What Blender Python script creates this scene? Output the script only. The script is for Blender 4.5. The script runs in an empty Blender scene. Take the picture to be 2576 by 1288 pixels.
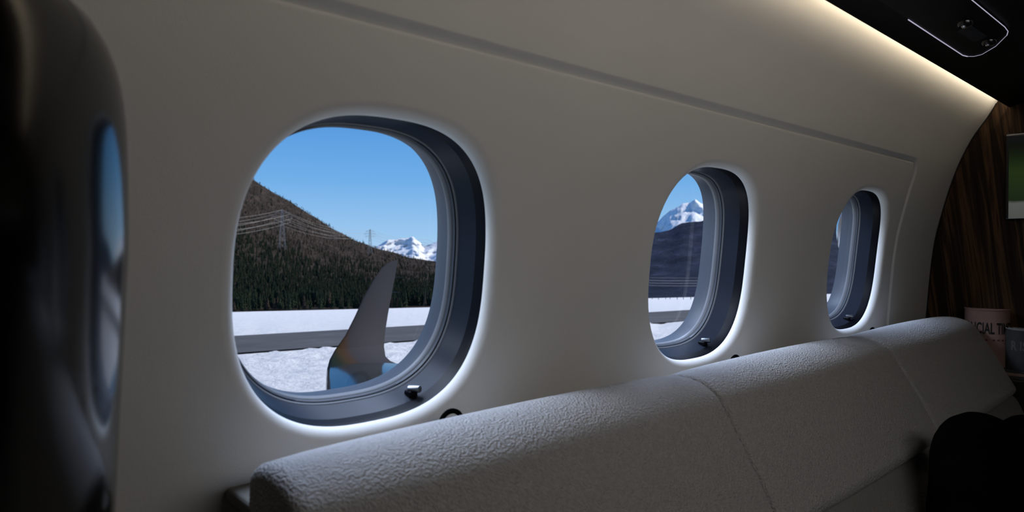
import bpy, bmesh, math, random
from mathutils import Vector, Matrix, noise as mnoise
random.seed(7)
S = bpy.context.scene
C = S.collection
S.view_settings.view_transform = 'Standard'
S.view_settings.look = 'None'

# ------------------------------------------------------------------ camera
F = 1700.0
ca, sa = 0.674, 0.7387
FW = Vector((ca, sa, -0.01)).normalized()
RT = Vector((sa, -ca, 0)).normalized()
UP = RT.cross(FW).normalized()
cam_d = bpy.data.cameras.new('camera')
cam_d.sensor_width = 36.0
cam_d.lens = 36.0 * F / 2576.0
cam_d.clip_start = 0.02
cam_d.clip_end = 20000
cam = bpy.data.objects.new('camera', cam_d)
C.objects.link(cam)
cam.rotation_euler = FW.to_track_quat('-Z', 'Y').to_euler()
S.camera = cam
cam_d.dof.use_dof = True
cam_d.dof.focus_distance = 2.2
cam_d.dof.aperture_fstop = 5.4

def ray(px, py): return FW + RT * ((px - 1288) / F) + UP * ((644 - py) / F)
def at_t(px, py, t): return ray(px, py) * t
def at_Y(px, py, Y): d = ray(px, py); return d * (Y / d.y)
def at_X(px, py, X): d = ray(px, py); return d * (X / d.x)
def at_z(px, py, z): d = ray(px, py); return d * (z / d.z)
GH, GX, GY = 2.5, -0.0318, -0.0700
def gz(x, y): return -GH + GX * x + GY * y
def at_g(px, py):
    d = ray(px, py); k = -GH / (d.z - GX * d.x - GY * d.y); return d * k

# ------------------------------------------------------------------ helpers
def tag(o, label=None, cat=None, group=None, kind=None):
    if label: o['label'] = label
    if cat: o['category'] = cat
    if group: o['group'] = group
    if kind: o['kind'] = kind
    return o
def empty(name, loc=(0, 0, 0)):
    o = bpy.data.objects.new(name, None); C.objects.link(o)
    o.location = loc; o.empty_display_size = 0.05
    return o
def build(name, verts, faces, mat, parent=None, smooth=True, fm=None, mats=None, angle=None):
    base = Vector((0, 0, 0)); q = parent
    while q: base += Vector(q.location); q = q.parent
    me = bpy.data.meshes.new(name)
    me.from_pydata([tuple(Vector(v) - base) for v in verts], [], faces)
    for m in (mats or [mat]): me.materials.append(m)
    if fm:
        for p, i in zip(me.polygons, fm): p.material_index = i
    bm = bmesh.new(); bm.from_mesh(me)
    bmesh.ops.remove_doubles(bm, verts=bm.verts, dist=1e-6)
    bmesh.ops.recalc_face_normals(bm, faces=bm.faces)
    if angle:
        for e in bm.edges:
            if len(e.link_faces) == 2 and e.calc_face_angle(0) > math.radians(angle): e.smooth = False
    bm.to_mesh(me); bm.free()
    if smooth:
        for p in me.polygons: p.use_smooth = True
    o = bpy.data.objects.new(name, me); C.objects.link(o)
    if parent: o.parent = parent
    return o
class MB:
    def __init__(s): s.v = []; s.f = []
    def add(s, v, f):
        n = len(s.v); s.v += [Vector(q) for q in v]; s.f += [tuple(i + n for i in q) for q in f]
    def box(s, lo, hi):
        x0, y0, z0 = lo; x1, y1, z1 = hi
        s.add([(x0,y0,z0),(x1,y0,z0),(x1,y1,z0),(x0,y1,z0),(x0,y0,z1),(x1,y0,z1),(x1,y1,z1),(x0,y1,z1)],
              [(0,3,2,1),(4,5,6,7),(0,1,5,4),(1,2,6,5),(2,3,7,6),(3,0,4,7)])
    def tube(s, pts, r, n=8, cap=True):
        pts = [Vector(p) for p in pts]; rings = []
        for i, p in enumerate(pts):
            d = (pts[min(i+1, len(pts)-1)] - pts[max(i-1, 0)]).normalized()
            a = d.cross(Vector((0,0,1)))
            if a.length < 1e-3: a = d.cross(Vector((0,1,0)))
            a.normalize(); b = d.cross(a)
            rr = r[i] if isinstance(r, (list, tuple)) else r
            rings.append([p + a * (rr * math.cos(2*math.pi*k/n)) + b * (rr * math.sin(2*math.pi*k/n)) for k in range(n)])
        s.rings(rings, cap)
    def rings(s, rings, cap=True, close=True):
        n = len(rings[0]); v = [q for r in rings for q in r]; f = []
        for i in range(len(rings) - 1):
            for k in range(n if close else n - 1):
                f.append((i*n+k, i*n+(k+1) % n, (i+1)*n+(k+1) % n, (i+1)*n+k))
        if cap:
            f.append(tuple(reversed(range(n)))); f.append(tuple((len(rings)-1)*n + k for k in range(n)))
        s.add(v, f)
    def build(s, name, mat, parent=None, smooth=True, angle=40):
        return build(name, s.v, s.f, mat, parent, smooth, angle=angle)
def bevel(o, w, seg=3):
    m = o.modifiers.new('bevel', 'BEVEL'); m.width = w; m.segments = seg; m.limit_method = 'ANGLE'
    return o
def lerp(a, b, t): return a + (b - a) * t
def interp(tab, x):
    if x <= tab[0][0]: return tab[0][1]
    for (x0, y0), (x1, y1) in zip(tab, tab[1:]):
        if x <= x1: return y0 + (y1 - y0) * (x - x0) / (x1 - x0)
    return tab[-1][1]
def pchip(tab):
    xs = [a for a, _ in tab]; ys = [b for _, b in tab]; n = len(xs)
    h = [xs[i+1]-xs[i] for i in range(n-1)]; d = [(ys[i+1]-ys[i])/h[i] for i in range(n-1)]
    m = [d[0]] + [0]*(n-2) + [d[-1]]
    for i in range(1, n-1):
        if d[i-1]*d[i] > 0:
            w1 = 2*h[i]+h[i-1]; w2 = h[i]+2*h[i-1]
            m[i] = (w1+w2)/(w1/d[i-1]+w2/d[i])
    def f(x):
        x = min(max(x, xs[0]), xs[-1]); i = 0
        while i < n-2 and x > xs[i+1]: i += 1
        t = (x-xs[i])/h[i]
        return (ys[i]*(1+2*t)*(1-t)**2 + h[i]*m[i]*t*(1-t)**2 + ys[i+1]*t*t*(3-2*t) + h[i]*m[i+1]*t*t*(t-1))
    return f
def sst(a, b, x):
    t = min(max((x-a)/(b-a), 0), 1); return t*t*(3-2*t)
def sg(r, g, b):
    def c(u):
        u /= 255.0
        return u/12.92 if u <= .04045 else ((u+.055)/1.055)**2.4
    return (c(r), c(g), c(b), 1)

# ------------------------------------------------------------------ materials
def nodes(name):
    m = bpy.data.materials.new(name); m.use_nodes = True
    nt = m.node_tree; return m, nt, nt.nodes['Principled BSDF']
def mat(name, col, rough=.5, metal=0, spec=.5, bump=None, emit=None, var=None, coat=0):
    m, nt, p = nodes(name)
    p.inputs['Base Color'].default_value = col
    p.inputs['Roughness'].default_value = rough
    p.inputs['Metallic'].default_value = metal
    p.inputs['Specular IOR Level'].default_value = spec
    p.inputs['Coat Weight'].default_value = coat
    tc = nt.nodes.new('ShaderNodeTexCoord')
    if var:
        nz = nt.nodes.new('ShaderNodeTexNoise'); nz.inputs['Scale'].default_value = var[0]; nz.inputs['Detail'].default_value = 6
        nt.links.new(tc.outputs['Object'], nz.inputs['Vector'])
        cr = nt.nodes.new('ShaderNodeValToRGB')
        cr.color_ramp.elements[0].position = .35; cr.color_ramp.elements[1].position = .65
        cr.color_ramp.elements[0].color = col; cr.color_ramp.elements[1].color = var[1]
        nt.links.new(nz.outputs['Fac'], cr.inputs['Fac']); nt.links.new(cr.outputs['Color'], p.inputs['Base Color'])
    if bump:
        nz = nt.nodes.new('ShaderNodeTexNoise'); nz.inputs['Scale'].default_value = bump[0]; nz.inputs['Detail'].default_value = 2
        nt.links.new(tc.outputs['Object'], nz.inputs['Vector'])
        b = nt.nodes.new('ShaderNodeBump'); b.inputs['Strength'].default_value = bump[1]; b.inputs['Distance'].default_value = bump[2]
        nt.links.new(nz.outputs['Fac'], b.inputs['Height']); nt.links.new(b.outputs['Normal'], p.inputs['Normal'])
    if emit:
        p.inputs['Emission Color'].default_value = emit[0]; p.inputs['Emission Strength'].default_value = emit[1]
    return m
M = {}
M['wall'] = mat('wall_leather', (.625, .608, .578, 1), .62, spec=.25, bump=(380, .22, .0012), var=(3, (.605, .588, .558, 1)))
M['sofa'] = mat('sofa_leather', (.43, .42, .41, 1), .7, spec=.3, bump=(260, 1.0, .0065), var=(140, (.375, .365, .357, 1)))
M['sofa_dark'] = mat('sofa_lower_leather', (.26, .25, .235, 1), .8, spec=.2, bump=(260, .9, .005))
M['ledge'] = mat('olive_ledge', (.16, .15, .13, 1), .8, spec=.1)  # even darkish olive-grey tone of the ledge itself
M['black'] = mat('black_gloss', (.006, .006, .007, 1), .22, coat=.3)
M['blackmatte'] = mat('black_plastic', (.012, .012, .013, 1), .5)
M['gasket'] = mat('black_gasket', (.002, .002, .003, 1), .38, spec=.05)
M['reveal'] = mat('slate_reveal', (.011, .0135, .020, 1), .34, spec=.06)
M['seal'] = mat('grey_seal', (.085, .088, .095, 1), .42, spec=.10)
M['seal_dark'] = mat('dark_grey_seal', (.030, .034, .041, 1), .42, spec=.10)
M['chrome'] = mat('dark_chrome', (.20, .21, .23, 1), .36, metal=1)
M['lip'] = mat('polished_lip', (.75, .76, .78, 1), .18, metal=1)
M['floor'] = mat('dark_carpet', (.03, .027, .024, 1), .95, bump=(300, .4, .003))
M['ceil'] = mat('black_ceiling', (.003, .003, .003, 1), .5, spec=.12)
M['led'] = mat('cove_led', (.9, .8, .6, 1), .5, emit=((1, .85, .64, 1), 12))
M['line'] = mat('panel_light_line', (.8, .8, .9, 1), .5, emit=((.80, .74, 1, 1), .45))
M['coat'] = mat('black_cloth', (.002, .002, .002, 1), 1, spec=0)
M['seat'] = mat('black_seat_shell', (.0008, .0008, .001, 1), .14, spec=.4)
M['console'] = mat('dark_console', (.012, .01, .009, 1), .4)
M['darkwall'] = mat('dark_cabin_wall', (.025, .024, .023, 1), .7, bump=(200, .1, .001))  # opposite wall coloured dark to cut bounced light; rear wall shares it
M['pink'] = mat('pink_newsprint', (.26, .165, .135, 1), .9, var=(40, (.23, .145, .12, 1)))
M['grey_paper'] = mat('grey_newsprint', (.04, .041, .044, 1), .9, var=(40, (.028, .029, .032, 1)))
M['rim'] = mat('pale_paper_edge', (.18, .18, .175, 1), .9)
M['ink'] = mat('newspaper_ink', (.006, .005, .006, 1), .8)
M['inkpale'] = mat('faded_print', (.085, .085, .09, 1), .8)
M['inkred'] = mat('dark_red_print', (.08, .016, .02, 1), .8)
M['steel'] = mat('galvanised_steel', (.22, .22, .23, 1), .6)
M['wire'] = mat('bright_wire', (.46, .44, .40, 1), .5)
M['wing'] = mat('polished_wing', (.028, .05, .066, 1), .14, metal=.7, var=(1.3, (.05, .06, .06, 1)))
M['cowl'] = mat('engine_cowling', (.010, .012, .017, 1), .22, metal=.2, coat=.2)
M['post'] = mat('dark_wood_post', (.05, .04, .035, 1), .9)
M['silver'] = mat('thin_silver_edge', (.35, .36, .38, 1), .4, metal=.6)

def m_glass():
    m, nt, p = nodes('window_pane_glass')
    nt.nodes.remove(p)
    out = nt.nodes['Material Output']
    tr = nt.nodes.new('ShaderNodeBsdfTransparent'); tr.inputs['Color'].default_value = (.97, .98, 1, 1)
    gl = nt.nodes.new('ShaderNodeBsdfGlossy'); gl.inputs['Roughness'].default_value = .02
    lw = nt.nodes.new('ShaderNodeLayerWeight'); lw.inputs['Blend'].default_value = .5
    pw = nt.nodes.new('ShaderNodeMath'); pw.operation = 'POWER'; pw.inputs[1].default_value = 5
    ma = nt.nodes.new('ShaderNodeMath'); ma.operation = 'MULTIPLY_ADD'; ma.inputs[1].default_value = .8; ma.inputs[2].default_value = .02
    mx = nt.nodes.new('ShaderNodeMixShader')
    nt.links.new(lw.outputs['Facing'], pw.inputs[0]); nt.links.new(pw.outputs[0], ma.inputs[0])
    nt.links.new(ma.outputs[0], mx.inputs['Fac']); nt.links.new(tr.outputs['BSDF'], mx.inputs[1]); nt.links.new(gl.outputs['BSDF'], mx.inputs[2])
    nt.links.new(mx.outputs['Shader'], out.inputs['Surface'])
    return m
M['glass'] = m_glass()

def ramp(nt, stops):
    cr = nt.nodes.new('ShaderNodeValToRGB'); e = cr.color_ramp.elements
    while len(e) < len(stops): e.new(.5)
    for el, (p, c) in zip(e, stops): el.position = p; el.color = c
    return cr
def m_wood():
    m, nt, p = nodes('ebony_veneer')
    tc = nt.nodes.new('ShaderNodeTexCoord'); mp = nt.nodes.new('ShaderNodeMapping'); mr = nt.nodes.new('ShaderNodeMapping')
    mr.inputs['Rotation'].default_value = (math.radians(7), 0, 0)
    mp.inputs['Scale'].default_value = (1, 20, .9)
    nz = nt.nodes.new('ShaderNodeTexNoise'); nz.inputs['Scale'].default_value = 1.6; nz.inputs['Detail'].default_value = 8; nz.inputs['Distortion'].default_value = .6
    cr = ramp(nt, [(.3, (.007, .0035, .002, 1)), (.48, (.024, .013, .007, 1)), (.57, (.10, .053, .024, 1)), (.63, (.016, .009, .005, 1)), (.8, (.055, .030, .014, 1))])
    nt.links.new(tc.outputs['Object'], mr.inputs['Vector']); nt.links.new(mr.outputs['Vector'], mp.inputs['Vector']); nt.links.new(mp.outputs['Vector'], nz.inputs['Vector'])
    nt.links.new(nz.outputs['Fac'], cr.inputs['Fac']); nt.links.new(cr.outputs['Color'], p.inputs['Base Color'])
    p.inputs['Roughness'].default_value = .5; p.inputs['Specular IOR Level'].default_value = .15
    return m
M['wood'] = m_wood()
def m_screen():
    m, nt, p = nodes('screen_picture')
    tc = nt.nodes.new('ShaderNodeTexCoord'); sp = nt.nodes.new('ShaderNodeSeparateXYZ')
    nz = nt.nodes.new('ShaderNodeTexNoise'); nz.inputs['Scale'].default_value = 5
    ma = nt.nodes.new('ShaderNodeMath'); ma.operation = 'MULTIPLY_ADD'; ma.inputs[1].default_value = .06
    nt.links.new(tc.outputs['Generated'], sp.inputs['Vector']); nt.links.new(tc.outputs['Generated'], nz.inputs['Vector'])
    nt.links.new(nz.outputs['Fac'], ma.inputs[0]); nt.links.new(sp.outputs['Z'], ma.inputs[2])
    cr = ramp(nt, [(0, sg(98, 100, 98)), (.22, sg(108, 110, 106)), (.25, sg(34, 48, 28)), (.60, sg(44, 62, 28)), (.80, sg(24, 36, 18)), (.93, sg(16, 20, 14)), (1.0, sg(18, 20, 22))])
    nt.links.new(ma.outputs[0], cr.inputs['Fac'])
    p.inputs['Base Color'].default_value = (.01, .01, .01, 1); p.inputs['Roughness'].default_value = .6; p.inputs['Specular IOR Level'].default_value = .1
    nt.links.new(cr.outputs['Color'], p.inputs['Emission Color']); p.inputs['Emission Strength'].default_value = .55
    return m
M['screen'] = m_screen()
def m_terrain(name, stops, scale, bumpd, coords='Object', detail=10):
    m, nt, p = nodes(name)
    tc = nt.nodes.new('ShaderNodeTexCoord')
    nz = nt.nodes.new('ShaderNodeTexNoise'); nz.inputs['Scale'].default_value = scale; nz.inputs['Detail'].default_value = detail; nz.inputs['Roughness'].default_value = .7
    nt.links.new(tc.outputs[coords], nz.inputs['Vector'])
    cr = ramp(nt, stops)
    nt.links.new(nz.outputs['Fac'], cr.inputs['Fac']); nt.links.new(cr.outputs['Color'], p.inputs['Base Color'])
    p.inputs['Roughness'].default_value = .95; p.inputs['Specular IOR Level'].default_value = .1
    b = nt.nodes.new('ShaderNodeBump'); b.inputs['Strength'].default_value = .8; b.inputs['Distance'].default_value = bumpd
    nt.links.new(nz.outputs['Fac'], b.inputs['Height']); nt.links.new(b.outputs['Normal'], p.inputs['Normal'])
    return m
M['snow'] = m_terrain('field_snow', [(.3, (.66, .67, .70, 1)), (.55, (.78, .78, .79, 1)), (1, (.86, .85, .85, 1))], 1.0, .45)
M['asphalt'] = m_terrain('asphalt', [(.3, (.07, .07, .073, 1)), (.55, (.09, .09, .094, 1)), (.70, (.125, .125, .13, 1)), (.80, (.4, .4, .42, 1))], .18, .01)
M['hill'] = m_terrain('larch_slope', [(.3, (.016, .0135, .011, 1)), (.5, (.044, .033, .025, 1)), (.64, (.075, .055, .042, 1)), (.8, (.12, .10, .088, 1))], .11, 6)
M['hill_far'] = m_terrain('hazy_forest_slope', [(.35, (.007, .012, .028, 1)), (.55, (.018, .025, .05, 1)), (.66, (.04, .054, .09, 1)), (.76, (.28, .34, .46, 1))], .02, 12)  # blue distance haze is put into these slope colours
M['peak'] = m_terrain('snow_rock', [(.26, (.20, .23, .30, 1)), (.34, (.55, .60, .67, 1)), (.42, (.88, .89, .92, 1)), (1, (.94, .94, .95, 1))], .012, 30)
M['pine'] = mat('pine_needles', (.009, .015, .009, 1), .9, spec=.1, var=(.7, (.021, .029, .015, 1)))
M['larch'] = mat('larch_twigs', (.033, .024, .0175, 1), .9, spec=.1, var=(.25, (.055, .040, .030, 1)))
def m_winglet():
    m, nt, p = nodes('winglet_colors')
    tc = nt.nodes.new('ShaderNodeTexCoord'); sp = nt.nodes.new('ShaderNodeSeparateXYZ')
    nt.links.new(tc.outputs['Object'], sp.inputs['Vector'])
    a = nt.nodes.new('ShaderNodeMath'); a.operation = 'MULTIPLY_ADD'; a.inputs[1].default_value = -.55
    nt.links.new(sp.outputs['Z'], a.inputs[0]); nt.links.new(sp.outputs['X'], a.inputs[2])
    cr = ramp(nt, [(.0, (.006, .014, .015, 1)), (.20, (.015, .020, .010, 1)), (.31, (.038, .024, .009, 1)), (.42, (.042, .023, .014, 1)), (.54, (.031, .030, .033, 1)), (1, (.039, .038, .042, 1))])  # dark olive to orange near the lower leading edge, grey behind
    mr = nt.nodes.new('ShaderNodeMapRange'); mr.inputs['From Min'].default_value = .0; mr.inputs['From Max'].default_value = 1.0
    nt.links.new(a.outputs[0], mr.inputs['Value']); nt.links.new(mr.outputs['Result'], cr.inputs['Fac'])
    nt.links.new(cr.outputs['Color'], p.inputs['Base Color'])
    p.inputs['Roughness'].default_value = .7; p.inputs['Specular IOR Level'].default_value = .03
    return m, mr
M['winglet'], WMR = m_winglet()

# ------------------------------------------------------------------ world and light
w = bpy.data.worlds.new('sky'); S.world = w; w.use_nodes = True
nt = w.node_tree; bg = nt.nodes['Background']
tc = nt.nodes.new('ShaderNodeTexCoord'); sp = nt.nodes.new('ShaderNodeSeparateXYZ')
nt.links.new(tc.outputs['Generated'], sp.inputs['Vector'])
cr = ramp(nt, [(0, (.42, .65, .89, 1)), (.02, (.35, .60, .88, 1)), (.10, (.17, .44, .82, 1)), (.20, (.085, .31, .74, 1)), (1, (.05, .16, .45, 1))])
nt.links.new(sp.outputs['Z'], cr.inputs['Fac']); nt.links.new(cr.outputs['Color'], bg.inputs['Color'])
bg.inputs['Strength'].default_value = 1.0
def light(name, kind, loc, target, energy, col, size=None, size_y=None, angle=None):
    l = bpy.data.lights.new(name, kind); l.energy = energy; l.color = col
    if kind == 'AREA':
        l.shape = 'RECTANGLE'; l.size = size; l.size_y = size_y or size
    if angle is not None: l.angle = math.radians(angle)
    o = bpy.data.objects.new(name, l); C.objects.link(o); o.location = loc
    o.rotation_euler = (Vector(target) - Vector(loc)).to_track_quat('-Z', 'Y').to_euler()
    return o
light('sun', 'SUN', Vector((.78, -.34, .60)) * 50, (0, 0, 0), 5.4, (1, .95, .87), angle=.6)
WC = [.544, 1.446, 2.370]
for i, c in enumerate(WC):
    light('window_fill', 'AREA', (c - .05, 1.42, .86), (c + .03, .86, -.10), 30, (.60, .73, 1), .7, .36)  # added lamp outside and above each pane, boosts the daylight indoors
    light('side_fill', 'AREA', (c - 1.15, 1.55, .74), (c + .15, .88, -.02), 13, (.78, .87, 1), .5, .36)  # added lamp off to the side, out of sight, brightens the window lips
    light('snow_bounce_fill', 'AREA', (c - .15, 1.45, -.98), (c + .02, .86, .06), 6, (.84, .91, 1), .7, .4)  # added upward lamp below each window, stands in for light off the snow
light('cabin_fill', 'AREA', (1.35, -.72, .40), (2.0, .85, .22), 6.8, (1, .96, .905), 2.2, .3)  # unseen fill lamp added on the opposite side to brighten the interior

# ------------------------------------------------------------------ cabin wall
Yw = pchip([(-1.1, .80), (-.8, .87), (-.5, .905), (-.35, .908), (-.216, .90), (.011, .879), (.172, .844), (.31, .803), (.433, .749),
            (.515, .695), (.57, .665), (.62, .645), (.66, .60), (.70, .50), (.73, .3), (.74, 0)])
ZC, HW, HZ = -.041, .270, .282
WA, WB, WN = .217, .231, 2.65
NW = Vector((0, .987, .158)).normalized()
XB = 3.12
def disp(x, z):
    rc = .060; qx = x - (2.69 - rc); qz = z - (.312 - rc)
    d = math.hypot(max(qx, 0), max(qz, 0)) + min(max(qx, qz), 0) - rc
    return .0046 * sst(-.001, .009, d) - .0018 * math.exp(-((d + .004) / .0045) ** 2)
def wp(x, z, dep=0.0):
    return Vector((x, Yw(z) - disp(x, z), z)) + NW * dep
def rng(a, b, n): return [a + (b - a) * i / n for i in range(n)]
NX, NZ = 40, 44
zn = rng(-1.1, ZC - HZ, 16) + rng(ZC - HZ, ZC + HZ, NZ) + [ZC + HZ] + rng(.244, .335, 74) + rng(.335, .64, 16) + [.64, .66, .68, .70, .715, .725, .733, .738, .74]
segs = [(-1.2, WC[0] - HW, 30), (WC[0] - HW, WC[0] + HW, NX), (WC[0] + HW, WC[1] - HW, 12), (WC[1] - HW, WC[1] + HW, NX),
        (WC[1] + HW, WC[2] - HW, 12), (WC[2] - HW, WC[2] + HW, NX), (WC[2] + HW, 2.72, 64), (2.72, XB, 10)]
mb = MB()
for si, (a, b, n) in enumerate(segs):
    xs = rng(a, b, n) + [b]; win = si in (1, 3, 5)
    v = [wp(x, z) for x in xs for z in zn]; m = len(zn); f = []
    for i in range(n):
        for k in range(m - 1):
            if win and zn[k] > ZC - HZ - 1e-6 and zn[k + 1] < ZC + HZ + 1e-6: continue
            f.append((i*m+k, (i+1)*m+k, (i+1)*m+k+1, i*m+k+1))
    mb.add(v, f)
def sup(u, v, a, b):
    k = (abs(u) ** WN + abs(v) ** WN) ** (-1 / WN)
    return u * k * a, v * k * b
FR, FD = .021, .022
PER = [(-1 + 2*i/NX, -1) for i in range(NX)] + [(1, -1 + 2*i/NZ) for i in range(NZ)] + [(1 - 2*i/NX, 1) for i in range(NX)] + [(-1, 1 - 2*i/NZ) for i in range(NZ)]
for c in WC:
    rings = []
    for s in range(9):
        t = min(1, [0, .2, .4, .6, .75, .86, .93, .975, 1][s]); r = []
        for (u, v) in PER:
            su, sv = sup(u, v, WA + FR, WB + FR)
            r.append(wp(c + lerp(u * HW, su, t), ZC + lerp(v * HZ, sv, t)))
        rings.append(r)
    for s in range(1, 11):
        th = s / 10 * math.pi / 2
        dl, dp = FR * (1 - math.sin(th)), FD * (1 - math.cos(th)); r = []
        for (u, v) in PER:
            su, sv = sup(u, v, WA + dl, WB + dl); r.append(wp(c + su, ZC + sv, dp))
        rings.append(r)
    mb.rings(rings, cap=False)
wall = build('wall_window_side', mb.v, mb.f, M['wall']); tag(wall, kind='structure')

# window assemblies
NP = len(PER)
def outline(c, dl, dp):
    r = []
    for (u, v) in PER:
        su, sv = sup(u, v, WA + dl, WB + dl)
        r.append(wp(c + su, ZC + sv, dp))
    return r
PD = .104
for i, c in enumerate(WC):
    wn = empty('window_%d' % (i + 1), wp(c, ZC, .05)); tag(wn, kind='structure')
    for nm, prof, mt in (('gasket', [(.003, .0205), (.0002, .0212), (-.0005, .025), (-.0012, .032), (-.0022, .046)], 'gasket'),
                         ('reveal', [(-.0022, .046), (-.006, .064), (-.011, .084)], 'reveal'),
                         ('inner_seal', [(-.011, .084), (-.0125, .085), (-.0132, .0885)], 'seal'),
                         ('seal_groove', [(-.0132, .0885), (-.0155, .0900), (-.0160, .096)], 'seal_dark'),
                         ('outer_seal', [(-.0160, .096), (-.0180, .0980), (-.0185, .108)], 'seal'),
                         ('outer_frame', [(-.0185, .108), (-.017, .13), (-.011, .15)], 'seal_dark')):
        q = MB(); q.rings([outline(c, a, b) for a, b in prof], cap=False); q.build(nm, M[mt], wn, angle=50)
    ring = outline(c, -.0178, PD); cen = sum(ring, Vector()) / NP
    q = MB()
    rr = [[cen.lerp(p, s / 6) for p in ring] for s in range(1, 7)]
    rr = [[Vector((p.x, Yw(p.z - PD * NW.z) + PD * NW.y, p.z)) for p in r] for r in rr]
    q.rings(rr, cap=False); q.add(rr[0], [tuple(range(NP))])
    q.build('pane', M['glass'], wn)
    u = .100; dl = -.006
    v = -(WB + dl) * (1 - (u / (WA + dl)) ** WN) ** (1 / WN)
    P = wp(c + u, ZC + v, .056)
    q = MB(); q.box((P.x - .008, P.y - .008, P.z - .006), (P.x + .008, P.y + .012, P.z + .006))
    lt = bevel(q.build('latch', M['gasket'], wn, smooth=False), .003)
    ax = Vector((.35, -.93, .05)).normalized(); K = P + Vector((.002, -.006, .009))
    q = MB(); q.tube([K - ax*.011, K - ax*.0105, K + ax*.0095, K + ax*.011], [.0052, .0060, .0060, .0052], 24)
    q.build('latch_knob', M['chrome'], lt)

# far side, ends, floor, ceiling
q = MB()
zz = [-1.1, -.8, -.5, -.216, .011, .172, .31, .433, .515, .57, .62, .66, .70, .73, .74]
q.rings([[Vector((x, -Yw(z), z)) for z in zz] for x in (-1.2, 1, XB)], cap=False, close=False)
tag(q.build('wall_far_side', M['darkwall']), kind='structure')
def bulk(name, x0, x1, mt):
    ys = [(Yw(z) + .03, z) for z in zz[:-1]] + [(0, .77)] + [(-Yw(z) - .03, z) for z in reversed(zz[:-1])]
    q = MB(); q.rings([[Vector((x, y, z)) for y, z in ys] for x in (x0, x1)], cap=True)
    return tag(q.build(name, M[mt], smooth=False), kind='structure')
bulk('wall_bulkhead', XB, XB + .04, 'wood')
bulk('wall_rear', -1.24, -1.2, 'darkwall')
q = MB(); q.box((-1.24, -.84, -1.16), (XB + .04, .84, -1.1)); tag(q.build('floor', M['floor'], smooth=False), kind='structure')
LY, LZ = .630, .541
q = MB()
cp = [(LY, LZ), (LY - .006, LZ - .004), (LY - .03, LZ + .004), (LY - .08, .552), (.3, .556), (0, .558), (-.3, .556), (-.62, .545), (-.62, .575), (0, .60), (LY - .03, .572), (LY - .006, LZ + .008)]
q.rings([[Vector((x, y, z)) for y, z in cp] for x in (-1.19, XB - .001)], cap=True)
tag(q.build('ceiling', M['ceil'], angle=50), kind='structure')
q = MB(); q.rings([[Vector((x, LY - .022, LZ + .027)), Vector((x, LY - .012, LZ + .017)), Vector((x, LY - .011, LZ + .026)), Vector((x, LY - .018, LZ + .033))] for x in (-1.1, 3.1)], cap=True)
tag(q.build('cove_light', M['led'], smooth=False), 'long warm cove light strip washing the top of the cream wall', 'light strip')
q = MB(); q.tube([Vector((XB - .004, Yw(z) - .002, z)) for z in [-1.0 + .04 * k for k in range(40)]], .006, 8)
tag(q.build('trim_1', M['blackmatte']), kind='structure')
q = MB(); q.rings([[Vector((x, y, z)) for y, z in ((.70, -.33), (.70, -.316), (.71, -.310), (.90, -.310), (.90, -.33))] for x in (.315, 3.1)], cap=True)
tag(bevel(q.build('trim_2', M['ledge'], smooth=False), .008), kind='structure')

# ------------------------------------------------------------------ sofa
def crom(pts, sub=5):
    n = len(pts); out = []
    for i in range(n):
        p0, p1, p2, p3 = (Vector(pts[(i + k) % n]) for k in (-1, 0, 1, 2))
        for s in range(sub):
            t = s / sub
            out.append(.5 * ((2*p1) + (p2-p0)*t + (2*p0-5*p1+4*p2-p3)*t*t + (3*p1-p0-3*p2+p3)*t**3))
    return out
def loft(name, prof, x0, x1, r0, r1, mt, parent, sub=5, puff=0.0):
    P = crom(prof, sub); n = len(P); N = []
    area = sum(P[i].x * P[(i+1) % n].y - P[(i+1) % n].x * P[i].y for i in range(n))
    for i in range(n):
        d = (P[(i+1) % n] - P[i-1]).normalized(); nn = Vector((d.y, -d.x))
        N.append(nn if area > 0 else -nn)
    st = []
    for k in range(9):
        th = k / 8 * math.pi / 2; st.append((x0 + r0 * (1 - math.cos(th)), r0 * (1 - math.sin(th))))
    L = x1 - x0 - r0 - r1; m = 20
    for k in range(1, m):
        st.append((x0 + r0 + L * k / m, -puff * math.sin(math.pi * k / m) ** .55))
    for k in range(9):
        th = (8 - k) / 8 * math.pi / 2; st.append((x1 - r1 * (1 - math.cos(th)), r1 * (1 - math.sin(th))))
    rings = [[Vector((x, (p - nn * ins).x, (p - nn * ins).y)) for p, nn in zip(P, N)] for x, ins in st]
    q = MB(); q.rings(rings, cap=True)
    return q.build(name, M[mt], parent, angle=60)
sofa = empty('sofa', (1.6, .4, -1.1))
tag(sofa, 'long cream-grey upholstered sofa with rolled back below the windows', 'sofa')
upper = [(.832, -.30), (.822, -.268), (.785, -.254), (.734, -.256), (.6905, -.277), (.657, -.3246), (.617, -.39), (.572, -.471), (.560, -.496), (.575, -.512), (.66, -.515), (.78, -.5), (.835, -.42)]
lower = [(.60, -.512), (.572, -.522), (.552, -.55), (.525, -.62), (.512, -.665), (.53, -.69), (.62, -.70), (.75, -.69), (.78, -.6), (.74, -.52)]
seat = [(.60, -.69), (.40, -.675), (.16, -.675), (.10, -.70), (.085, -.75), (.10, -.81), (.2, -.83), (.5, -.83), (.62, -.81)]
XS = [.315, 1.165, 2.065, 2.95]
for k in range(3):
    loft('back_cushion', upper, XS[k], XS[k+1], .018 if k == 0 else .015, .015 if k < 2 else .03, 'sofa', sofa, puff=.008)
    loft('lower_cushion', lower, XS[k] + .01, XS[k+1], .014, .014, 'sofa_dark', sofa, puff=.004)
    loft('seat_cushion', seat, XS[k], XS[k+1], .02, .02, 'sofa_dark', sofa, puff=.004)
q = MB(); q.box((.34, .14, -1.1), (2.93, .74, -.832)); bevel(q.build('base', M['console'], sofa, smooth=False), .01)
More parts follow.
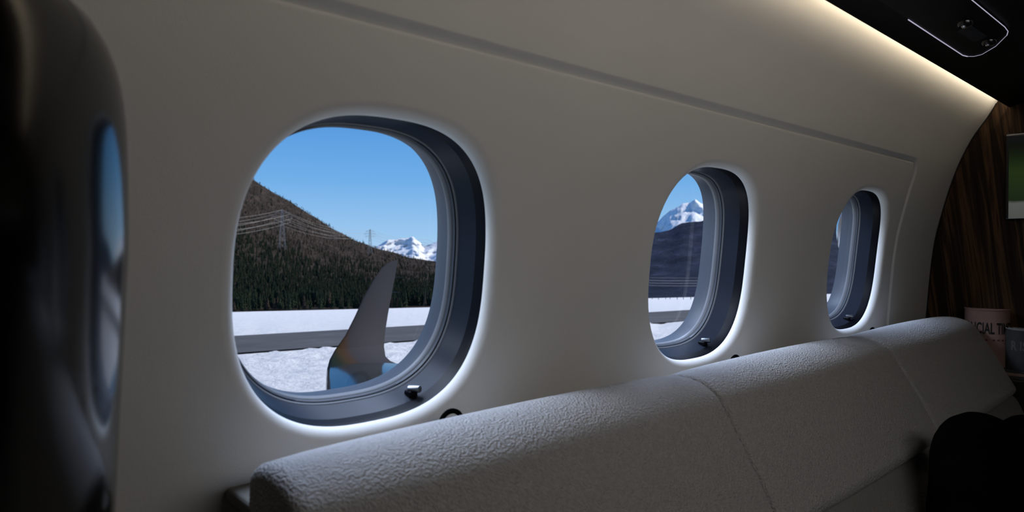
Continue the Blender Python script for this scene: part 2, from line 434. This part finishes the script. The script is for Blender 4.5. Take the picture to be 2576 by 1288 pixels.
q = MB(); q.box((.34, .77, -.80), (2.93, .815, -.42)); bevel(q.build('back_panel', M['sofa_dark'], sofa, smooth=False), .008)

# hooks on the ledge
for k, (px, py) in enumerate(((1135, 1034), (1850, 896), (2195, 826))):
    T = at_Y(px, py, .862)
    pts = [Vector((T.x + .022 * math.cos(a), .862, T.z - .022 + .022 * math.sin(a))) for a in [math.pi * j / 14 for j in range(15)]]
    pts = [Vector((pts[0].x, .862, -.309))] + pts + [Vector((pts[-1].x, .862, -.309))]
    q = MB(); q.tube(pts, .0042, 10)
    tag(q.build('belt_hook', M['coat']), ['black curved hook behind the sofa below the largest window', 'black curved hook behind the sofa below the middle window',
        'black curved hook behind the sofa below the smallest, farthest window'][k], 'hook', 'hooks between sofa and wall')

# ------------------------------------------------------------------ black coat on the sofa
def ball(c, r, n=24):
    v = []; f = []
    for i in range(n + 1):
        th = math.pi * i / n
        for k in range(n * 2):
            ph = math.pi * k / n
            d = Vector((math.sin(th) * math.cos(ph), math.sin(th) * math.sin(ph), math.cos(th)))
            e = .85
            d = Vector((math.copysign(abs(d.x)**e, d.x), math.copysign(abs(d.y)**e, d.y), math.copysign(abs(d.z)**e, d.z)))
            p = Vector((c[0] + r[0]*d.x, c[1] + r[1]*d.y, c[2] + r[2]*d.z))
            g = mnoise.noise(p * 9) * .012 + abs(mnoise.noise(Vector((p.x*14, p.y*14, p.z*5)))) * .012
            v.append(p + d * g)
    m = n * 2
    for i in range(n):
        for k in range(m): f.append((i*m+k, i*m+(k+1) % m, (i+1)*m+(k+1) % m, (i+1)*m+k))
    return v, f
q = MB()
def blob(px, py, X, r):
    T = at_X(px, py, X); q.add(*ball((T.x, T.y, T.z - r[2]), r)); return T
blob(2468, 1036, 1.80, (.10, .095, .17))
blob(2418, 1068, 1.80, (.07, .06, .15))
blob(2610, 1056, 1.72, (.10, .09, .15))
T = at_X(2510, 1150, 1.78); q.add(*ball((T.x, T.y - .03, -.60), (.15, .14, .09)))
q.add(*ball((T.x, T.y, -.52), (.12, .11, .10)))
coat = build('coat', q.v, q.f, M['coat']); tag(coat, 'black coat bundled in a heap on the sofa seat', 'coat')
rm = coat.modifiers.new('remesh', 'REMESH'); rm.mode = 'VOXEL'; rm.voxel_size = .011; rm.use_smooth_shade = True
sm = coat.modifiers.new('smooth', 'SMOOTH'); sm.iterations = 8

# ------------------------------------------------------------------ dark seat, left foreground
def cam2(t, r): return Vector((r * sa + t * ca, t * sa - r * ca, 0))
st = empty('cabin_seat', (-.05, .55, -1.1)); tag(st, 'black high-backed cabin seat in the left foreground', 'seat')
rings = []
for j in range(61):
    z = -.62 + j * (.200 + .62) / 60
    if z > 0: k = max(1 - (z / .2002) ** 4.8, 0) ** (1 / 4.8)
    else: k = 1
    kb = k
    if z < -.55: k = kb = .9 + .1 * math.sqrt(max(0, 1 - ((-.55 - z) / .07) ** 2))
    lean = .0115 * (z / -.2) if z < 0 else 0
    A, B = .14, .215
    rc = -.566 * .42 - math.sqrt(A*A + .324 * B*B)
    rings.append([cam2(.42 + B * max(kb, .02) * math.cos(2*math.pi*m/96), rc - lean + A * max(k, .02) * math.sin(2*math.pi*m/96)) + Vector((0, 0, z)) for m in range(96)])
q = MB(); q.rings(rings, cap=True); q.build('backrest', M['seat'], st, angle=80)
q = MB(); q.box((-.62, .20, -.78), (-.05, .72, -.62)); bevel(q.build('seat_cushion', M['coat'], st, smooth=False), .05, 5)
q = MB(); q.box((-.5, .28, -1.1), (-.08, .64, -.78)); bevel(q.build('base', M['blackmatte'], st, smooth=False), .02)

# ------------------------------------------------------------------ overhead service panel
CZ = .5545
def cz(px, py, dz=0):
    p = at_z(px, py, CZ); return Vector((p.x, p.y, p.z - dz))
pan = empty('overhead_panel', cz(2400, 60)); tag(pan, 'black overhead reading light panel with glowing pale outline', 'overhead panel')
ol = [(2285, 42), (2360, 92), (2422, 133), (2445, 137), (2468, 131), (2505, 110), (2533, 82), (2536, 72), (2528, 61), (2450, -4), (2385, -58), (2180, -27)]
q = MB(); q.rings([[cz(*p, dz=-.003) for p in ol], [cz(*p, dz=.006) for p in ol]], cap=True)
q.build('housing', M['ceil'], pan, smooth=False)
q = MB(); q.tube([cz(*p, dz=.007) for p in [(2285, 42), (2360, 92), (2422, 133), (2434, 136)]], .0013, 6)
q.build('light_line', M['line'], pan)
q = MB(); q.tube([cz(*p, dz=.007) for p in [(2434, 136), (2450, 136), (2470, 131), (2505, 110), (2533, 82)]], .0006, 6)
q.build('light_line', M['line'], pan)
q = MB(); q.tube([cz(*p, dz=.007) for p in [(2533, 82), (2536, 72), (2528, 61), (2450, -4), (2385, -58)]], .0010, 6)
q.build('light_line', M['line'], pan)
for p in ((2428, 50), (2488, 98)):
    c = cz(*p, dz=.006)
    q = MB(); q.rings([[c + Vector((r * math.cos(2*math.pi*k/24), r * math.sin(2*math.pi*k/24), -h)) for k in range(24)] for r, h in ((.017, 0), (.016, .006), (.0135, .010), (.0125, .009))], cap=True)
    rl = q.build('reading_light', M['black'], pan)
    q = MB(); q.rings([[c + Vector((r * math.cos(2*math.pi*k/20), r * math.sin(2*math.pi*k/20), -h)) for k in range(20)] for r, h in ((.0085, .0095), (.0065, .0125), (.003, .0135))], cap=True)
    q.build('lens', M['lip'], rl)
q = MB(); dsp = [(2408, 70), (2452, 98), (2482, 84), (2440, 55)]
q.rings([[cz(*p, dz=.005) for p in dsp], [cz(*p, dz=.009) for p in dsp]], cap=True); q.build('sign_plate', M['seal_dark'], pan, smooth=False)

# ------------------------------------------------------------------ screen on bulkhead
a = at_X(2530, 338, XB - .02); b = at_X(2530, 553, XB - .02)
tv = empty('wall_screen', (XB, a.y - .25, b.z)); tag(tv, 'dark framed wall screen showing a green field on the wood bulkhead', 'screen')
q = MB(); q.box((XB - .028, a.y - .55, b.z), (XB - .001, a.y, a.z)); bevel(q.build('frame', M['black'], tv, smooth=False), .005)
q = MB(); q.box((XB - .0295, a.y - .54, b.z + .004), (XB - .0275, a.y - .012, a.z - .012)); q.build('display', M['screen'], tv, smooth=False)
q = MB(); q.box((XB - .0292, a.y - .545, a.z - .008), (XB - .0275, a.y - .004, a.z - .003)); q.build('edge_strip', M['silver'], tv, smooth=False)

# ------------------------------------------------------------------ console and newspapers
q = MB(); q.box((2.972, .40, -1.1), (XB - .003, .79, -.47)); con = bevel(q.build('side_console', M['console'], smooth=False), .006)
tag(con, 'low dark console between the sofa end and wood bulkhead', 'console')
zt = -.47
for k in range(3):
    h = .011
    q = MB(); q.box((2.978 + .003*k, .46 - .012*k, zt), (3.108 - .004*k, .625 - .004*k, zt + h))
    m = bevel(q.build('magazine', [M['grey_paper'], M['pink'], M['grey_paper']][k], smooth=False), .002)
    tag(m, ['lowest magazine of the pile on the dark console', 'pinkish middle magazine of the pile on the dark console', 'top magazine of the pile, under the grey rolled newspaper'][k], 'magazine', 'magazines on the console')
    zt += h
def roll(name, c, rx, ry, z0, z1, mt, label, words, rim):
    e = empty(name, (c[0], c[1], z0)); tag(e, label, 'newspaper', 'rolled newspapers')
    q = MB(); turns = 3.1; n = 186; prof = []
    for k in range(n + 1):
        a = 2 * math.pi * turns * k / n; g = min(1.0, .60 + .385 * k / (n * .645)) + .015 * max(0, k / n - .645) / .355 - .015
        prof.append((c[0] + rx * g * math.cos(a + 1.0), c[1] + ry * g * math.sin(a + 1.0)))
    v = []; f = []
    for (x, y) in prof: v += [Vector((x, y, z0)), Vector((x, y, z1 + .003 * math.sin(40 * x)))]
    for k in range(n): f.append((2*k, 2*k+2, 2*k+3, 2*k+1))
    q.add(v, f); q.build('paper', M[mt], e)
    q = MB(); q.tube([Vector((x, y, z1 + .003 * math.sin(40 * x))) for x, y in prof], .0022, 6); q.build('paper_edge', M[rim], e)
    ph0 = math.atan2(-c[1], -c[0])
    for (txt, zb, size, sh, im, sx) in words:
        cu = bpy.data.curves.new('print', 'FONT'); cu.body = txt; cu.size = size; cu.align_x = 'CENTER'; cu.extrude = 0.0; cu.offset = .0012
        to = bpy.data.objects.new('print', cu); C.objects.link(to)
        bpy.context.view_layer.update()
        me = bpy.data.meshes.new_from_object(to.evaluated_get(bpy.context.evaluated_depsgraph_get()))
        bpy.data.objects.remove(to)
        bm = bmesh.new(); bm.from_mesh(me)
        bmesh.ops.subdivide_edges(bm, edges=[ed for ed in bm.edges if ed.calc_length() > size * .2], cuts=2)
        bmesh.ops.triangulate(bm, faces=bm.faces)
        R = (rx + ry) / 2
        for vv in bm.verts:
            s, h = vv.co.x * sx + sh, vv.co.y
            ph = ph0 + s / R
            vv.co = Vector(((rx + .0008) * math.cos(ph), (ry + .0008) * math.sin(ph), zb - z0 + h))
        bm.to_mesh(me); bm.free()
        me.materials.clear(); me.materials.append(M[im])
        o = bpy.data.objects.new('headline', me); C.objects.link(o); o.parent = e
p1 = at_X(2483, 778, 3.045)
roll('newspaper', (3.045, p1.y), .062, .072, -.469, p1.z, 'pink', 'pink rolled newspaper with large black title beside the bulkhead',
     [('FINANCIAL TIMES', p1.z - .086, .058, -.008, 'ink', .43), ('- - - - -  - - - -', p1.z - .116, .03, 0, 'inkred', .8)], 'pink')
p2 = at_X(2576, 828, 3.036)
roll('newspaper', (3.036, p2.y), .055, .055, -.436, p2.z, 'grey_paper', 'dark grey rolled newspaper standing on the small magazine pile',
     [('R ISS', p2.z - .073, .046, -.008, 'inkpale', .7)], 'rim')

# ------------------------------------------------------------------ outside: ground and runway
rr_far = [at_g(590, 845), at_g(1745, 779)]; rr_near = [at_g(600, 888), at_g(1740, 806)]
q = MB(); v = []; f = []
ts = [2.5, 5, 8, 11] + [13 + .5 * k for k in range(68)] + [48, 52, 58, 66, 76, 90, 110, 135, 170, 220, 280, 360, 480, 640, 900]
rs = [-1.5 + .01 * k for k in range(320)]
du = (rr_far[1] - rr_far[0])
def band(p):
    d = Vector((du.x, du.y)).normalized(); n = Vector((-d.y, d.x))
    a = (Vector((p.x, p.y)) - Vector((rr_near[0].x, rr_near[0].y))).dot(n)
    b = (Vector((rr_far[0].x, rr_far[0].y)) - Vector((rr_near[0].x, rr_near[0].y))).dot(n)
    return a / b
for t in ts:
    for r in rs:
        p = cam2(t, r * t); z = gz(p.x, p.y)
        if t < 90:
            bd = band(p); amp = .10 if bd < -.06 or bd > 1.06 else 0.0
            if -.5 < bd < -.06: amp = .26
            z += amp * (mnoise.noise(Vector((p.x*.55, p.y*.55, 0))) + .7 * mnoise.noise(Vector((p.x*1.7, p.y*1.7, 3)))) - (.02 if amp else .08)
        v.append(Vector((p.x, p.y, z)))
m = len(rs)
for i in range(len(ts) - 1):
    for k in range(m - 1): f.append((i*m+k, i*m+k+1, (i+1)*m+k+1, (i+1)*m+k))
q.add(v, f); tag(q.build('snow_field', M['snow']), kind='structure')
q = MB(); ext = []
for A, B in (rr_near, rr_far):
    d = B - A; ext.append([A - d * 1.2, B + d * 1.5])
n = 60; v = []; f = []
for k in range(n + 1):
    for j in range(2):
        p = ext[j][0].lerp(ext[j][1], k / n); p.z = gz(p.x, p.y) + .01; v.append(p)
for k in range(n): f.append((2*k, 2*k+2, 2*k+3, 2*k+1))
q.add(v, f); tag(q.build('runway', M['asphalt']), kind='structure')

# ------------------------------------------------------------------ hills and peaks
def fnoise(x, y, o=4):
    s = 0; a = 1
    for i in range(o):
        s += a * mnoise.noise(Vector((x, y, i * 7.3))); x *= 2.1; y *= 2.1; a *= .5
    return s
SKY_A = [(100, 133), (400, 293), (560, 393), (655, 461), (700, 488), (760, 523), (830, 569), (890, 601), (960, 626), (1050, 650), (1095, 658), (1200, 672), (1400, 708), (1500, 732)]
def horizon(px): return 768 - (px - 590) * .0237
def hillA(px, vv):
    yb = horizon(px) + 2.5 * F / 250; ys = interp(SKY_A, px)
    y = lerp(yb, ys, min(vv, 1)); t = 250 + 420 * vv
    if vv > 1: y = ys + (vv - 1) * 400
    return at_t(px, y, t)
def terrain(name, fn, p0, p1, dp, nv, vmax, amp, mt, freq):
    q = MB(); v = []; f = []
    pxs = [p0 + dp * k for k in range(int((p1 - p0) / dp) + 1)]; vs = [vmax * k / nv for k in range(nv + 1)]
    for px in pxs:
        for vv in vs:
            p = fn(px, vv); g = fnoise(p.x * freq, p.y * freq) * amp * min(1, vv * 5)
            p.z += g; v.append(p)
    m = len(vs)
    for i in range(len(pxs) - 1):
        for k in range(m - 1): f.append((i*m+k, (i+1)*m+k, (i+1)*m+k+1, i*m+k+1))
    q.add(v, f); return q.build(name, M[mt], angle=180)
hA = terrain('forested_hill', hillA, 100, 1500, 8, 46, 1.25, 1.3, 'hill', .05)
tag(hA, kind='structure')
SKY_B = [(1380, 690), (1500, 630), (1600, 597), (1650, 584), (1690, 576), (1720, 562), (1780, 553), (1900, 535), (2050, 500), (2200, 490), (2400, 540), (2600, 620)]
def hillB(px, vv):
    yb = horizon(px) + 2.5 * F / 600; ys = interp(SKY_B, px); y = lerp(yb, ys, min(vv, 1))
    if vv > 1: y = ys + (vv - 1) * 300
    return at_t(px, y, 600 + 700 * vv)
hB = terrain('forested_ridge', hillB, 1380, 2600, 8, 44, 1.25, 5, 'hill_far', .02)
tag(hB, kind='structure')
def peak(name, sky, p0, p1, yb, t0, t1, label):
    def fn(px, vv):
        ys = interp(sky, px) + 3.5 * fnoise(px * .035, 1.7, 4) * sst(p0, p0 + 60, px); y = lerp(yb, ys, min(vv, 1)); t = lerp(t0, t1, vv)
        if vv > 1: y = ys + (vv - 1) * 250
        return at_t(px, y, t)
    q = MB(); v = []; f = []
    pxs = [p0 + 3 * k for k in range(int((p1 - p0) / 3) + 1)]; vs = [1.3 * k / 60 for k in range(61)]
    for px in pxs:
        for vv in vs:
            p = fn(px, vv); rid = 0; fr = .004; a = 1
            for o in range(5):
                rid += a * (.5 - abs(mnoise.noise(Vector((p.x*fr, p.y*fr, o * 3.1 + p.z * fr))))*1.6); fr *= 2.1; a *= .52
            d = Vector((p.x, p.y, 0)).normalized()
            p = p + d * (-rid * 90) * min(1, vv * 3); p.z += rid * 5 * min(1, vv * 3) - 10 * vv; v.append(p)
    m = len(vs)
    for i in range(len(pxs) - 1):
        for k in range(m - 1): f.append((i*m+k, (i+1)*m+k, (i+1)*m+k+1, i*m+k+1))
    q.add(v, f); o = q.build(name, M['peak'], angle=180); return tag(o, label, 'mountain')
peak('snowy_mountain', [(800, 690), (900, 642), (945, 616), (975, 602), (1000, 596), (1020, 597), (1040, 592), (1055, 603), (1066, 614), (1082, 612), (1110, 598), (1160, 600), (1300, 660)], 800, 1300, 720, 2300, 3000,
     'small white snow peak seen behind the brown hill through the largest window')
peak('snowy_mountain', [(1420, 680), (1500, 620), (1600, 575), (1655, 551), (1680, 530), (1712, 511), (1735, 506), (1750, 499), (1765, 507), (1785, 517), (1850, 540), (2000, 600), (2100, 640)], 1420, 2100, 720, 2400, 3300,
     'tall snow peak above the dark ridge seen through the middle window')

# ------------------------------------------------------------------ trees
def conifer(seed, tiers, sides, slim, twig):
    rnd = random.Random(seed); v = []; f = []
    for k in range(4): a = math.pi/2 * k; v += [Vector((.018*math.cos(a), .018*math.sin(a), 0)), Vector((.01*math.cos(a), .01*math.sin(a), .5))]
    for k in range(4): f.append((2*k, (2*k+2) % 8, (2*k+3) % 8, 2*k+1))
    for i in range(tiers):
        z0 = .10 + .86 * i / tiers; z1 = min(1.0, z0 + 1.25 * .9 / tiers + .06); r = slim * (1 - .86 * i / tiers)
        n0 = len(v); v.append(Vector((rnd.uniform(-.01, .01), rnd.uniform(-.01, .01), z1)))
        off = rnd.random() * 3
        for k in range(sides):
            a = 2*math.pi*k/sides + off; q = r * (rnd.uniform(.75, 1.15) if k % 2 == 0 else rnd.uniform(.4, .6))
            v.append(Vector((q*math.cos(a), q*math.sin(a), z0 - (.03 if k % 2 == 0 else -.02))))
        for k in range(sides): f.append((n0, n0+1+k, n0+1+(k+1) % sides))
    return v, f
protos = [conifer(s, 6, 10, .20, 0) for s in range(4)] + [conifer(10 + s, 5, 8, .22, 1) for s in range(2)]
pm = []
for i, (v, f) in enumerate(protos):
    me = bpy.data.meshes.new('conifer_tree'); me.from_pydata([tuple(p) for p in v], [], f); me.materials.append(M['pine' if i < 4 else 'larch']); pm.append(me)
for k in range(150):
    px = 560 + (1110 - 560) * (k + random.random()) / 150; vv = random.choice([0, .01, .02, .035, .05, .07])
    P = hillA(px, vv); P.z -= .2
    i = random.choice([0, 1, 2, 3, 0, 1, 2, 3, 4, 5]); hgt = random.uniform(4, 7.5) * (1 if i < 4 else .95)
    o = bpy.data.objects.new('conifer_tree', pm[i]); C.objects.link(o); o.location = P; o.scale = (hgt, hgt, hgt); o.rotation_euler = (0, 0, random.random() * 6)
    tag(o, 'conifer in the front row of trees at the foot of the brown hill', 'tree', 'conifers at the foot of the hill')
def forest(name, fn, n, p0, p1, v0, v1, hr, pick, mt, label):
    q = MB()
    for k in range(n):
        px = random.uniform(p0, p1); vv = v0 + (v1 - v0) * random.random() ** 1.0
        P = fn(px, vv); P.z -= .5
        e = sst(.26, .72, vv + .26 * fnoise(px * .012, vv * 5) - .10 * sst(700, 1000, px))
        if pick == 'low' and random.random() < e * .86: continue
        if pick == 'high' and random.random() > .12 + e: continue
        i = random.choice([0, 1, 2, 3]) if mt == 'pine' else random.choice([4, 5])
        v, f = protos[i]; h = random.uniform(*hr) * (1 - .35 * vv); c, s = math.cos(k), math.sin(k)
        q.add([Vector((P.x + h*(a.x*c - a.y*s), P.y + h*(a.x*s + a.y*c), P.z + h*a.z)) for a in v[8:]], [tuple(j - 8 for j in g) for g in f[4:]])
    o = q.build(name, M[mt], smooth=False, angle=None); return tag(o, label, 'forest', kind='stuff')
forest('evergreen_forest', hillA, 8500, 520, 1200, .03, 1.0, (3.4, 6.4), 'low', 'pine', 'dark evergreen forest covering the lower slope of the hill')
forest('larch_forest', hillA, 10500, 450, 1200, .06, 1.02, (2.0, 3.8), 'high', 'larch', 'brown bare larch forest on the upper slope of the hill')

# ------------------------------------------------------------------ pylons and lines
def pylon(px, ytop, ybase, t, label):
    B = at_t(px, ybase, t); H = at_t(px, ytop, t).z - B.z
    q = MB(); ad = (RT * .85 + FW * .5); ad.z = 0; ad.normalize(); od = Vector((-ad.y, ad.x, 0)); th = .08
    def hw(h): return lerp(.085, .014, h ** .8) * H
    lv = [0, .18, .34, .48, .6, .71, .81, .9, 1]
    cor = lambda h, i, j: B + ad * (hw(h) * i) + od * (hw(h) * j) + Vector((0, 0, H * h))
    for i, j in ((1, 1), (1, -1), (-1, -1), (-1, 1)):
        q.tube([cor(h, i, j) for h in lv], th, 4)
    ring = [(1, 1), (1, -1), (-1, -1), (-1, 1)]
    for a, b in zip(lv, lv[1:]):
        for k in range(4):
            q.tube([cor(a, *ring[k]), cor(b, *ring[(k+1) % 4])], th * .6, 4); q.tube([cor(b, *ring[k]), cor(a, *ring[(k+1) % 4])], th * .6, 4)
    ends = []
    for h, L in ((.72, .20), (.82, .24), (.92, .17)):
        c = B + Vector((0, 0, H * h))
        for s in (-1, 1):
            e = c + ad * (s * L * H); ends.append(e - Vector((0, 0, .03 * H)))
            q.tube([cor(h, s, 1), e], th, 4); q.tube([cor(h, s, -1), e], th, 4); q.tube([c + Vector((0, 0, .06*H)), e], th * .8, 4)
            q.tube([e, e - Vector((0, 0, .03 * H))], th, 4)
    ends.append(B + Vector((0, 0, H)))
    if label:
        tag(q.build('lattice_pylon', M['steel'], smooth=False), label, 'pylon', 'pylons on the hill')
    return ends
def onA(px, y):
    yb = horizon(px) + 17; ys = interp(SKY_A, px); return 250 + 420 * (yb - y) / (yb - ys)
tw = [pylon(230, 520, 700, 330, None),
      pylon(710, 528, 628, onA(710, 628) - 4, 'tall steel lattice pylon on the slope, left one in the largest window'),
      pylon(931, 577, 640, onA(931, 640) - 4, 'steel lattice pylon at the hill crest, above the winglet'),
      pylon(1075, 603, 662, onA(1075, 662) - 4, None),
      pylon(1480, 690, 752, 560, None), pylon(1980, 685, 752, 600, None)]
for k in range(7):
    pts = []
    for i, (A, B) in enumerate(zip(tw, tw[1:])):
        a, b = A[k], B[k]; sag = [6.5, 5.5, 3.0, 6, 4][i]
        for s in range(20):
            u = s / 20; p = a.lerp(b, u); p.z -= 4 * sag * u * (1 - u); pts.append(p)
    q = MB(); q.tube(pts, [.055 if j < 62 else .04 for j in range(len(pts))], 4)
    tag(q.build('power_line', M['wire'], smooth=False), 'thin pale power line strung between the lattice pylons', 'power line', 'power lines')
for k in range(14):
    px = 1560 + 16 * k + random.uniform(-4, 4); P = at_g(px, 752.5 + random.uniform(0, 1.5))
    q = MB(); h = 1.9; q.tube([P - Vector((0, 0, .2)), P + Vector((0, 0, h))], .16, 6)
    tag(q.build('marker_post', M['post'], smooth=False), 'thin dark post along the far edge of the snow field', 'post', 'posts at the far edge of the snow')

# ------------------------------------------------------------------ wing with winglet
wing = empty('aircraft_wing', (3.0, 4.0, -1.6)); tag(wing, 'aircraft wing with upturned grey winglet seen through the largest window', 'wing')
def foil(le, te, th, up, n=14):
    ch = te - le; r = []
    for k in range(n + 1):
        x = .5 * (1 - math.cos(math.pi * k / n)); y = 5 * th * (.2969*math.sqrt(x) - .126*x - .3516*x*x + .2843*x**3 - .1036*x**4)
        r.append(le + ch * x + up * (y * ch.length))
    for k in range(n - 1, 0, -1):
        x = .5 * (1 - math.cos(math.pi * k / n)); y = 5 * th * (.2969*math.sqrt(x) - .126*x - .3516*x*x + .2843*x**3 - .1036*x**4)
        r.append(le + ch * x - up * (y * ch.length))
    return r
sec = [(at_Y(822, 932, 7.6), at_Y(996, 914, 7.6), .11), (at_Y(829, 905, 7.85), at_Y(982, 908, 7.85), .10), (at_Y(843, 880, 8.05), at_Y(970, 897, 8.0), .09),
       (at_Y(868, 845, 8.2), at_Y(966, 872, 8.15), .08), (at_Y(893, 795, 8.32), at_Y(969, 835, 8.3), .075), (at_Y(915, 747, 8.4), at_Y(976, 790, 8.38), .07),
       (at_Y(940, 703, 8.46), at_Y(985, 742, 8.45), .065), (at_Y(960, 674, 8.5), at_Y(993, 700, 8.5), .06), (at_Y(978, 660, 8.52), at_Y(999, 668, 8.52), .05), (at_Y(996, 654, 8.53), at_Y(1001, 653, 8.53), .04)]
rings = []
for i, (le, te, th) in enumerate(sec):
    a = sec[max(i-1, 0)]; b = sec[min(i+1, len(sec)-1)]
    span = ((b[0] + b[1]) - (a[0] + a[1])).normalized(); up = span.cross(te - le).normalized()
    if i == 0: up = Vector((0, 0, 1))
    if up.z < 0 and up.y > 0: up = -up
    rings.append(foil(le, te, th, up))
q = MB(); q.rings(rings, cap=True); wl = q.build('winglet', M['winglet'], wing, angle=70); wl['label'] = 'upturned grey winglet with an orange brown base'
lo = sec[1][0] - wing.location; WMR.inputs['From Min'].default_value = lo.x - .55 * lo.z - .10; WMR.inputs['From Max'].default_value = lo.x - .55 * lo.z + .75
root = [(Vector((.45, .95, -1.80)), Vector((3.9, .95, -1.80)), .13), (at_Y(820, 975, 6.77), None, .115), sec[0]]
le = root[1][0]; root[1] = (le, Vector((4.86, 6.77, le.z)), .115)
q = MB(); q.rings([foil(a, b, t, Vector((0, 0, 1))) for a, b, t in root], cap=True); q.build('wing_panel', M['wing'], wing, angle=70)
for (px, py) in ((992, 697), (985, 735)):
    a = at_Y(px, py, 8.52); d = (RT * 1.0 + UP * -.05).normalized()
    q = MB(); q.tube([a - d * .015, a + d * .05, a + d * .13], [.010, .007, .004], 6); q.build('static_wick', M['blackmatte'], wing)

# ------------------------------------------------------------------ engine
eng = empty('aircraft_engine', (4.0, 1.32, .10)); tag(eng, 'dark glossy engine nacelle with bright lip outside the farthest window', 'engine')
def lathe(prof, n=48): return [[Vector((x, 1.32 + r * math.cos(2*math.pi*k/n), .10 + r * math.sin(2*math.pi*k/n))) for k in range(n)] for x, r in prof]
q = MB(); q.rings(lathe([(4.07, .322), (4.25, .352), (4.6, .37), (5.2, .36), (5.8, .30), (6.2, .24)]), cap=False); q.build('cowling', M['cowl'], eng)
q = MB(); q.rings(lathe([(4.07, .322), (4.02, .305), (4.0, .288), (4.01, .272), (4.05, .262)]), cap=False); q.build('intake_lip', M['lip'], eng)
q = MB(); q.rings(lathe([(4.05, .262), (4.3, .25), (4.5, .25), (4.5, .08), (4.36, .02)]), cap=True); q.build('intake', M['blackmatte'], eng)
q = MB(); q.box((4.3, .72, .06), (5.6, 1.1, .14)); bevel(q.build('mount', M['cowl'], eng, smooth=False), .03)
